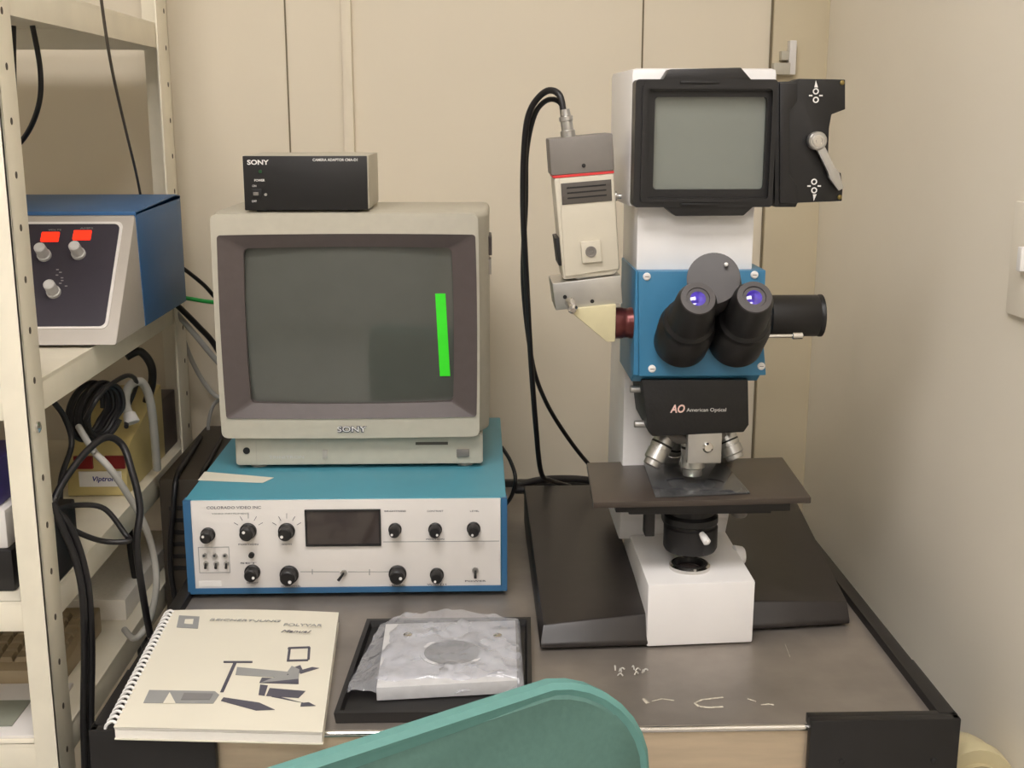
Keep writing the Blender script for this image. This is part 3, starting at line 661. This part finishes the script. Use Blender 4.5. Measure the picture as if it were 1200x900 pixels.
# metal plate inside the bag
pq = [Z(441, 806, T+.020), Z(606, 797, T+.020), Z(604, 727, T+.020), Z(452, 731, T+.020)]
pq = [V3((p.x, p.y, 0)) for p in pq]
t = thing('stage_plate', ((pq[0].x+pq[2].x)/2, (pq[0].y+pq[2].y)/2, T+.005), 'grey metal stage plate with round opening inside the clear bag', 'metal plate')
pb = MB().loft([[p+V3((0, 0, z)) for p in pq] for z in (T+.0055, T+.020)], bevel=.001).build('plate', M_plate, t)
c = Z(530, 765, T+.020); MB().lathe([(.035, 0), (.035, .0012), (.031, .0014), (.030, .0003)], c, c+V3((0, 0, 1)), 40).build('opening_ring', M_plate, t)
MB().lathe([(.0305, 0), (.0305, .0006)], c, c+V3((0, 0, 1)), 40).build('opening', mat('opening shade grey', (96, 94, 94), .5), t)
for px, py in ((478, 745), (583, 746), (520, 786)):
    q = Z(px, py, T+.020); MB().lathe([(.005, 0), (.005, .002), (.003, .003)], q, q+V3((0, 0, 1)), 18).build('stud', M_chrome, t)
# the bag itself
bq = [Z(403, 813, T+.009), Z(614, 809, T+.009), Z(609, 724, T+.022), Z(446, 728, T+.012)]
def sst(x): x = max(0, min(1, x)); return x*x*(3-2*x)
def bagf(u, v):
    p = bq[0].lerp(bq[1], u).lerp(bq[3].lerp(bq[2], u), v)
    if v > .9: p.y += .018*math.exp(-((u-.55)/.22)**2)*(v-.9)/.1
    if v < .1: p.y += .005*math.sin(u*17)*(1-v/.1)
    lift = sst(u/.20)*sst((v+.01)/.07)*sst((1.03-u)/.05)
    base = T+.0085+.0128*lift
    h = .0042*noise.fractal(V3((u*8, v*6, 3)), 1, 2, 4)+.0035*abs(noise.noise(V3((u*5+v*4, v*3-u*2, 1))))
    return V3((p.x, p.y, base+max(-.0002, h)))
bg = MB().grid(bagf, 70, 46); 
ob = bg.build('plastic_bag', M_bag, None, 60); tag(ob, 'crumpled clear plastic bag over the metal plate in the tray', 'bag')

# ------------------------------------------------------------------ chair (seen from behind)
a_, b_ = V3((.100, .810, 0)), V3((-.14, .655, 0))
ux = (a_-b_).normalized(); nx = V3((ux.y, -ux.x, 0))      # nx points towards the viewer
t = thing('office_chair', (-.05, .85, 0), 'teal office chair with rounded backrest pulled up to the table', 'chair')
cc = V3((-.055, .735, 0)); HW = .195
ztop = .938
ol = [(-HW+.02, -.37), (HW-.02, -.37)]
def back_outline(k=0):
    P = []
    W = HW-k; H0 = -.36+k; H1 = -k; r1 = .075-k*.6
    for cx, cz, a0 in ((W-r1, H1-r1, 90), (W-.05, H0+.05, 0), (-W+.05, H0+.05, -90), (-W+r1, H1-r1, 180)):
        rr = r1 if cz > -.2 else .05
        for j in range(9):
            a = math.radians(a0-90*j/8); P.append((cx+rr*math.cos(a), cz+rr*math.sin(a)))
    return P
def bp(p, off):
    u, z = p; crown = -.010*(u/HW)**2
    lean = .10*z
    curve = .035*(u/HW)**2
    return cc+ux*u+nx*(off+curve+lean*0)+V3((0, 0, ztop+z+crown))
O, I, I2 = back_outline(), back_outline(.004), back_outline(.011)
MB().loft([[bp(p, o) for p in q] for q, o in ((back_outline(.007), .0), (I, .001), (O, -.003), (O, -.011), (back_outline(.007), -.016))]).build('backrest_edge', M_teal2, t)
MB().loft([[bp(p, o) for p in q] for q, o in ((back_outline(.0105), .0025), (back_outline(.0080), .0), (back_outline(.0080), -.006))]).build('backrest_panel', M_teal, t)
MB().loft([[bp(p, o) for p in q] for q, o in ((back_outline(.012), -.014), (back_outline(.025), -.040), (back_outline(.06), -.050))]).build('backrest_cushion', M_teal, t)
sc_ = cc-nx*.26
def sq_(k, z): return [sc_+ux*a+nx*b+V3((0, 0, z)) for a, b in rrect(-.21+k, -.21+k, .21-k, .21-k, .07)]
MB().loft([sq_(.02, .40), sq_(0, .415), sq_(0, .45), sq_(.03, .47)]).build('seat', M_teal, t)
MB().tube([sc_+V3((0, 0, .39)), sc_+nx*.2+V3((0, 0, .385)), cc+nx*.022+V3((0, 0, .45)), cc+nx*.012+V3((0, 0, .60))], .014, 12).build('back_support', M_blk, t)
MB().cyl(sc_+V3((0, 0, .12)), sc_+V3((0, 0, .40)), .025, n=20).build('gas_column', M_blk, t)
for k in range(5):
    a = 2*PI*k/5+.3; e = sc_+V3((.24*math.cos(a), .24*math.sin(a), .07))
    l = MB().tube([sc_+V3((0, 0, .13)), sc_.lerp(e, .5)+V3((0, 0, .085)), e], .016, 10).build('base_leg', M_blk, t)
    MB().cyl(e+V3((-.012*math.sin(a), .012*math.cos(a), -.045)), e+V3((.012*math.sin(a), -.012*math.cos(a), -.045)), .025, n=20, c=.003).build('caster', M_black, l)

# ------------------------------------------------------------------ shelving unit
SX = -.457; SY0, SY1 = 1.19, 1.85; SXL = -.98
t = thing('shelving_unit', (-.72, 1.52, 0), 'cream slotted angle shelving unit beside the table', 'shelving')
tk = .003
for xs_, sx in ((SX, -1), (SXL, 1)):
    for ys_, sy in ((SY0, 1), (SY1, -1)):
        m = MB().box((xs_, ys_, 0), (xs_+sx*tk, ys_+sy*(.044 if sy > 0 else .060), 2.0), .0006).box((xs_, ys_, 0), (xs_+sx*(.026 if sy > 0 else .036), ys_+sy*tk, 2.0), .0006); nf = len(m.bm.faces)
        for k in range(36):
            z = .08+k*.052
            m.loft([[(xs_+(-sx)*d, ys_+sy*((.022 if sy > 0 else .018)+.0026*math.cos(a)), z+.0036*math.sin(a)) for a in [2*PI*j/12 for j in range(12)]] for d in (-.0002, .0005)])
        m.bm.faces.ensure_lookup_table()
        for f in m.bm.faces[nf:]: f.material_index = 1
        m.build('post', M_post, t).data.materials.append(M_hole)
for z in (.80, 1.03, 1.43, .635):
    sh = MB().box((SXL+.003, SY0+.003, z+.030), (SX-.003, SY1-.003, z+.034))
    for x, s in ((SX, -1), (SXL, 1)): sh.box((x+s*.0032, SY0+.003, z), (x+s*.0052, SY1-.003, z+.0345), .0005)
    for y, s in ((SY0, 1), (SY1, -1)): sh.box((SXL+.003, y+s*.0032, z), (SX-.003, y+s*.0055, z+.034), .0005)
    so = sh.build('shelf', M_post, t)
p = X(36, 506, SX); MB().lathe([(.006, 0), (.006, .002), (.003, .0035)], (SX, SY0+.019, p.z), (SX+1, SY0+.019, p.z), 16).build('bolt', M_chrome, t)

# instrument on the middle shelf
zi = 1.066
xi = -.430
pA, pB, pC = X(137, 403, xi), X(171, 378, xi), X(218, 345, xi)
yA_, yB_, yC_ = pA.y, pB.y, pC.y
zt1 = X(159, 249, xi).z; zt2 = X(212, 232, xi).z; zf = zi+.002
ytop = X(159, 249, xi).y
XI0 = xi-.30
t = thing('power_supply', ((xi+XI0)/2, 1.5, zi-.002), 'blue and grey bench instrument with red digits on the middle shelf', 'instrument')
ztp = 1.222
prof = [(yA_, zf), (yC_-.01, zf), (yC_-.01, ztp-.004), (ytop, ztp-.010)]
MB().loft([[(x, a, b) for a, b in prof] for x in (XI0+.004, xi-.001)], bevel=.003).build('chassis', M_inst, t)
prof = [(yB_, zf+.001), (yC_, zf+.001), (yC_, ztp), (yC_-.03, ztp+.003), (ytop, ztp-.006)]
MB().loft([[(x, a, b) for a, b in prof] for x in (xi-.003, xi)], bevel=.001).build('side_panel', M_instblue, t)
MB().loft([[(x, a, b) for a, b in ((ytop, ztp-.010), (yC_, ztp-.004), (yC_, ztp+.001), (yC_-.03, ztp+.004), (ytop, ztp-.005))] for x in (XI0, xi)], bevel=.001).build('lid', M_instblue, t)
# sloping front panel: local axes s (along x), w (up the slope)
fo = V3((XI0, yA_, zf)); wv_ = V3((0, ytop-yA_, ztp-.010-zf)); H = wv_.length; wv_.normalize(); nv = V3((0, -wv_.z, wv_.y))
def onp(s, w, o=0): return fo+V3((s, 0, 0))+wv_*w+nv*o
W_ = xi-XI0
def pan(s0, w0, s1, w1, o0, o1, nm, m, r=.006, par=None):
    P = rrect(s0, w0, s1, w1, r); return MB().loft([[onp(a, b, o) for a, b in P] for o in (o0, o1)]).build(nm, m, par or t)
pn = pan(.012, .022, W_-.014, H-.010, -.001, .0012, 'panel_border', M_face, .008)
pan(.014, .025, W_-.0175, H-.014, .0005, .0020, 'panel', M_panel, .007)
def inv(px, py):
    d = ray(px, py); k = (fo-CAM).dot(nv)/d.dot(nv); q = CAM+d*k-fo; return q.x, q.dot(wv_)
for px, py in ((59.5, 279), (97, 277)):
    s_, w_ = inv(px, py); dd = pan(s_-.011, w_-.007, s_+.011, w_+.007, .0018, .0032, 'digit_display', M_ledr, .001)
    text('VOLTS' if px < 80 else 'AMPS', onp(s_+.004, w_+.0105, .0022), .016, M_grey, t, rot=Matrix(((1, 0, 0, 0), (0, wv_.y, nv.y, 0), (0, wv_.z, nv.z, 0), (0, 0, 0, 1))), height=.0022)
for px, py in ((50, 298), (90, 296), (61, 341)):
    s_, w_ = inv(px+3, py+3); p = onp(s_, w_, .002)
    k = MB().lathe([(.0085, 0), (.0085, .004), (.0072, .005), (.0068, .020), (.005, .0215)], p, p+nv, 24).build('knob', M_knob, t)
for k in range(7):
    s_, w_ = inv(68+3*math.sin(k*2.3)+k*1.2, 317+k*3.2); pan(s_-.0016, w_-.0007, s_+.0016, w_+.0007, .0018, .0022, 'dial_mark', M_grey, .0003)
for x in (XI0+.03, xi-.03):
    for y in (yA_+.04, yC_-.03): MB().cyl((x, y, zi-.002), (x, y, zf+.002), .010, n=14).build('foot', M_black, t)

# yellow charger on the lower shelf
zl_ = .8345
a, b = Z(77, 584, zl_), Z(152, 579, zl_); yq = (a.y+b.y)/2
t = thing('charger_box', ((a.x+b.x)/2, yq+.08, zl_), 'yellow box with red and white labels on the lower shelf among cables', 'electronics box')
hx = F(110, 533, yq+.01).z
pf = [(yq, zl_), (yq+.20, zl_), (yq+.20, hx+.055), (yq+.03, hx+.012), (yq+.006, hx)]
MB().loft([[(x, p, q) for p, q in pf] for x in (a.x, b.x)], bevel=.003).build('case', M_yel, t)
p0, p1 = F(86, 535, yq), F(150, 549, yq); c_ = F(112, 540, yq)
MB().box((p0.x, yq-.0008, p1.z), (F(108, 540, yq).x, yq+.004, p0.z)).build('red_label', M_dkred, t)
MB().box((F(123, 540, yq).x, yq-.0008, p1.z), (p1.x-.004, yq+.004, p0.z)).build('red_label', M_dkred, t)
p0, p1 = F(92, 553, yq), F(143, 570, yq); MB().box((p0.x, yq-.0006, p1.z), (p1.x, yq+.002, p0.z)).build('white_label', M_white, t)
text('Viptron', F(121, 561.5, yq-.001), .030, M_bluetx, t, height=.009, bold=.02, shear=.25)
# box behind it
q = Z(190, 530, zl_)
m_ = MB().box((-.60, 1.70, zl_), (-.475, 1.83, zl_+.085), .002)
tag(m_.build('junction_box', M_bezel), 'dull dark box at the rear of the lower shelf by the back post', 'box')
# black power adapters on the lower shelf
def adapter(x, y, z, w, d, h, label, rz=0):
    tt = thing('power_adapter', (x, y, z), label, 'power adapter', 'black power adapters on the lower shelf', rz)
    M0 = Matrix.Translation((x, y, z)) @ Matrix.Rotation(rz, 4, 'Z')
    MB().box((-w/2, -d/2, 0), (w/2, d/2, h), .004, M=M0).build('adapter_body', M_black, tt)
    MB().box((-w/2+.006, -d/2-.0006, h*.25), (w/2-.006, -d/2+.001, h*.75), M=M0).build('rating_label', M_panel, tt)
adapter(-.570, 1.40, zl_, .045, .05, .105, 'upright black power adapter beside the front post', .1)
adapter(-.4755, 1.275, zl_-.0, .03, .075, .075, 'narrow black power adapter by the front post under the cables', 0)
# coil of cable
m = MB(); c0 = F(112, 482, 1.47); pts = []
for k in range(7):
    for j in range(14):
        a = 2*PI*j/14; r = .034+.003*math.sin(k*2.1)
        pts.append(c0+V3(((k-3)*.0042+.006*math.sin(a), .02*math.cos(a)*1.0, r*math.sin(a)))+V3((r*.45*math.cos(a), 0, 0)))
m.tube(pts, .0034, 8, 3)
tag(m.build('cable_coil', M_cable), 'bundled coil of black cable above the yellow box', 'cable')
CB = lambda pts, r, m, l: cable(pts, r, m, l)
CB([(100, 492, 1.42), (112, 470, 1.42), (128, 452, 1.45), (150, 440, 1.5), (160, 450, 1.55), (150, 478, 1.55), (148, 500, 1.5)], .003, M_cable, 'black cable looping up from the coil toward the grey plug')
CB([(148, 418, 1.66), (164, 412, 1.67), (177, 428, 1.67), (178, 450, 1.68), (172, 470, 1.70)], .006, M_cable, 'thick black cable hooked under the middle shelf at its back end')
CB([(56, 640, 1.24), (62, 590, 1.26), (88, 545, 1.30), (120, 514, 1.34), (142, 520, 1.36), (154, 550, 1.35), (164, 595, 1.34), (160, 640, 1.33), (168, 700, 1.34), (176, 745, 1.36)], .0042, M_cable, 'black cable arching over the front of the yellow box')
CB([(62, 470, 1.36), (76, 490, 1.38), (84, 520, 1.38), (72, 560, 1.34), (70, 600, 1.30)], .0035, M_cable, 'black cable dropping from the rear past the yellow box edge')
CB([(64, 598, 1.26), (90, 592, 1.30), (122, 596, 1.32), (146, 625, 1.32), (150, 634, 1.31), (120, 634, 1.30), (88, 622, 1.27), (66, 604, 1.25)], .0032, M_cable, 'black cable loop lying on the lower shelf front edge')
CB([(58, 595, 1.24), (78, 612, 1.245), (93, 645, 1.25), (103, 690, 1.25), (107, 760, 1.25), (106, 840, 1.25), (108, 930, 1.25), (110, 1100, 1.26)], .0045, M_cable, 'black cable hanging down beside the front post, nearer the manual')
CB([(62, 588, 1.235), (74, 620, 1.235), (88, 655, 1.24), (97, 700, 1.24), (99, 770, 1.24), (98, 840, 1.24), (100, 930, 1.24), (102, 1100, 1.25)], .0040, M_cable, 'black cable hanging down tight against the front post')
CB([(112, 532, 1.34), (128, 548, 1.34), (150, 580, 1.36), (168, 612, 1.38), (180, 650, 1.40), (183, 690, 1.40), (174, 730, 1.40), (158, 748, 1.40), (146, 738, 1.44)], .0042, M_gcable, 'pale grey cable sagging from the yellow box toward the manual')
CB([(92, 500, 1.40), (104, 520, 1.37), (113, 533, 1.345)], .004, M_gcable, 'short pale grey cable end on top of the yellow box')
gp = CB([(152, 488, 1.52), (147, 470, 1.53), (152, 452, 1.54), (166, 448, 1.56), (176, 470, 1.58), (181, 510, 1.60), (184, 550, 1.62)], .0058, M_gcable, 'grey cable with moulded plug bent over behind the yellow box')
a, b = F(155, 496, 1.515), F(151, 484, 1.52); MB().cyl(b, a, .008, .010, n=14, c=.001).build('plug', M_knob, gp)
CB([(120, 560, 1.865), (132, 650, 1.865), (150, 700, 1.865), (165, 760, 1.865), (172, 900, 1.865)], .006, M_cable, 'thick black cable hanging behind the lowest shelf')
CB([(150, 600, 1.60), (154, 650, 1.60), (163, 700, 1.60), (170, 760, 1.60), (176, 900, 1.60)], .005, M_cable, 'black cable hanging past the shelf edge behind the sagging grey cable')
for x, w, l in ((-.432, .004, 'black cable hanging down the front of the tall dark case, nearer the shelving'), (-.398, .003, 'thin black cable hanging between the dark case and the teal box')):
    tag(MB().tube([(x-.01, 1.84, .8395), (x, 1.70, .8395), (x+.004, 1.632, .838), (x+.002, 1.612, .80), (x-.008, 1.612, .70), (x+.008, 1.612, .55), (x, 1.612, .25), (x, 1.56, .006), (x-.02, 1.50, .006)], w, 10).build('cable', M_cable), l, 'cable')
tc_ = thing('equipment_case', (-.416, 1.77, 0), 'tall dark brown case standing on the floor between shelving and table', 'case')
MB().box((-.453, 1.625, .012), (-.379, 1.93, .835), .004).build('case', mat('dark brown case paint', (58, 50, 40), .5), tc_)
for y in (1.66, 1.90): MB().box((-.445, y-.015, 0), (-.387, y+.015, .012), .002).build('foot', M_black, tc_)
for k in range(6): MB().box((-.440, 1.6235, .70+k*.018), (-.392, 1.626, .706+k*.018), .0005).build('vent_slot', M_black, tc_)
# cables above and behind
CB([(14, 30, 1.72), (15, 110, 1.72), (20, 180, 1.72), (22, 250, 1.72), (24, 330, 1.74)], .0056, M_cable, 'thick black cable running down behind the blue instrument')
CB([(38, 30, 1.66), (47, 80, 1.66), (46, 120, 1.66), (32, 156, 1.68), (8, 182, 1.70), (-20, 200, 1.70)], .0036, M_cable, 'thinner black cable curving across the thick one under the top shelf')
CB([(116, -30, 1.38), (120, 10, 1.40), (131, 80, 1.45), (148, 155, 1.58), (160, 205, 1.70), (167, 245, 1.79), (169, 275, 1.81)], .0018, mat('dark grey wire', (84, 76, 66), .5), 'thin dark wire hanging from above to the blue instrument')
CB([(205, 308, 1.80), (222, 320, 1.82), (240, 335, 1.84), (256, 352, 1.86), (290, 380, 1.87)], .0032, M_cable, 'black cable above the green wire behind the monitor')
CB([(200, 347, 1.80), (222, 350, 1.81), (240, 353, 1.82), (258, 355, 1.83), (300, 360, 1.86)], .0032, M_green, 'green wire running from the blue instrument behind the monitor')
CB([(196, 348, 1.78), (210, 360, 1.80), (232, 382, 1.82), (252, 405, 1.84), (275, 450, 1.86)], .0045, M_cable, 'black cable below the green wire behind the monitor')
CB([(194, 352, 1.79), (206, 366, 1.81), (230, 394, 1.83), (256, 425, 1.85), (290, 460, 1.87)], .0045, M_gcable, 'pale grey cable slanting down behind the monitor')
CB([(195, 358, 1.82), (208, 380, 1.86), (226, 425, 1.88), (244, 455, 1.89), (260, 466, 1.89), (290, 462, 1.89)], .0038, M_gcable, 'grey cable drooping lowest behind the monitor edge')
CB([(262, 466, 1.90), (250, 475, 1.90), (244, 500, 1.90), (247, 530, 1.90), (255, 560, 1.90)], .003, M_gcable, 'thin grey cable dropping behind the teal box')

# objects at the frame edge, on the shelves behind the front post
zs1 = .834
t = thing('equipment_box', (-.60, 1.27, zs1), 'black box on the lower shelf behind the front post', 'electronics box')
zq = F(10, 645, 1.22).z
MB().box((-.80, 1.22, zs1), (-.500, 1.36, zq), .003).build('case', M_black, t)
p = F(17, 712, 1.22); MB().cyl(p, p-V3((0, .001, 0)), .0018, n=10).build('indicator', M_white, t)
t = thing('white_case', (-.62, 1.29, zq), 'white case with violet top standing on the black box', 'electronics box')
zq2 = F(10, 598, 1.225).z
MB().box((-.78, 1.225, zq), (-.505, 1.34, zq2), .003).build('case', M_face, t)
MB().box((-.78, 1.235, zq2), (-.515, 1.33, zq2+.05), .003).build('cover', M_purple, t)
zk = .669
YK = 1.335
t = thing('keyboard', (-.68, YK+.07, zk), 'beige keyboard stored on the lowest shelf behind the front post', 'keyboard')
MB().loft([[(x, a, b) for a, b in ((YK, zk), (YK+.15, zk), (YK+.15, zk+.035), (YK, zk+.018))] for x in (-.92, -.50)], bevel=.003).build('case', M_btan, t)
m = MB()
for i in range(22):
    for j in range(6):
        x = -.915+i*.0185; y = YK+.018+j*.0185; z = zk+.0183+(y-YK)*.113
        m.loft([[(x, y, z), (x+.0165, y, z), (x+.0165, y+.0165, z+.0018), (x, y+.0165, z+.0018)], [(x+.002, y+.002, z+.006), (x+.0145, y+.002, z+.006), (x+.0145, y+.0145, z+.0075), (x+.002, y+.0145, z+.0075)]])
m.build('keys', M_btan, t)
tag(MB().box((-.86, 1.205, zk), (-.487, 1.33, zk+.004), .001).build('paper_pad', M_face), 'white paper pad on the lowest shelf in front of the keyboard', 'paper')
tag(MB().box((-.72, 1.225, zk+.0042), (-.520, 1.285, zk+.0052)).build('card', mat('grey green card', (140, 142, 128), .6)), 'grey green card lying on the white paper pad', 'card')
tag(MB().box((-.90, 1.52, zk), (-.478, 1.80, zk+.03), .002).build('paper_stack', M_page), 'stack of beige papers at the rear of the lowest shelf', 'papers')
# ------------------------------------------------------------------ small wall things
p = X(1196, 300, XR)
t = thing('light_switch', (XR, p.y, p.z), 'cream light switch plate at the edge of the wall beside the microscope', 'switch')
yy = X(1190.5, 300, XR).y
MB().box((XR-.006, yy-.075, p.z-.06), (XR, yy, p.z+.055), .002).build('plate', M_wallr, t)
MB().box((XR-.014, yy-.042, p.z-.012), (XR-.005, yy-.033, p.z+.012), .001).build('toggle', M_white, t)
a, b = F(905, 48, YW-.011), F(929, 88, YW-.011)
t = thing('wall_bracket', ((a.x+b.x)/2, YW-.012, b.z), 'small cream plastic bracket on the wall seam above the projection screen', 'bracket')
MB().box((b.x-.011, YW-.028, b.z), (b.x, YW-.010, a.z), .0015).build('upright', M_face, t)
MB().box((a.x, YW-.030, b.z), (b.x-.009, YW-.010, b.z+.018), .0015).box((a.x+.012, YW-.026, b.z+.022), (b.x-.010, YW-.010, b.z+.036), .0015).build('clip', M_case, t)
# pipe by the wall
p = F(1123, 902, 1.12); x = .5105; r = .0385
t = thing('drain_pipe', (x, 1.16, 0), 'pale plastic pipe elbow standing between table and wall', 'pipe')
pts = [(x, 1.17, 0), (x, 1.17, p.z-.05)]
for k in range(1, 9):
    a = PI/2*k/8; pts.append((x, 1.17-.045*(1-math.cos(a)), p.z-.05+.045*math.sin(a)))
pts += [(x, 1.105, p.z-.005)]
MB().tube(pts, r*.92, 24, raw=True).build('pipe_body', M_pipe, t)
MB().lathe([(r, 0), (r*1.03, .002), (r*1.03, .016), (r*.95, .018)], (x, 1.10, p.z-.005), (x, 1.15, p.z-.005), 32).lathe([(r*.5, -.004), (r*.62, -.006), (r*.62, .002)], (x, 1.10, p.z-.005), (x, 1.15, p.z-.005), 28).build('socket_ring', M_pipe, t)

# ------------------------------------------------------------------ cover text
ptxt('REICHERT-JUNG', 287, 731, .082, .0065, M_grey, .15)
ptxt('POLYVAR', 355, 736.5, .044, .0062, M_grey); ptxt('Manual', 346, 744, .033, .0062, M_ink, .3)

# ------------------------------------------------------------------ light and view
w = bpy.data.worlds.new('world'); SC.world = w; w.use_nodes = True
w.node_tree.nodes['Background'].inputs['Color'].default_value = (1, .95, .88, 1); w.node_tree.nodes['Background'].inputs['Strength'].default_value = .4
SC.view_settings.view_transform = 'Standard'; SC.view_settings.look = 'None'; SC.view_settings.gamma = 1; SC.view_settings.use_curve_mapping = False
SC.view_settings.exposure = 0
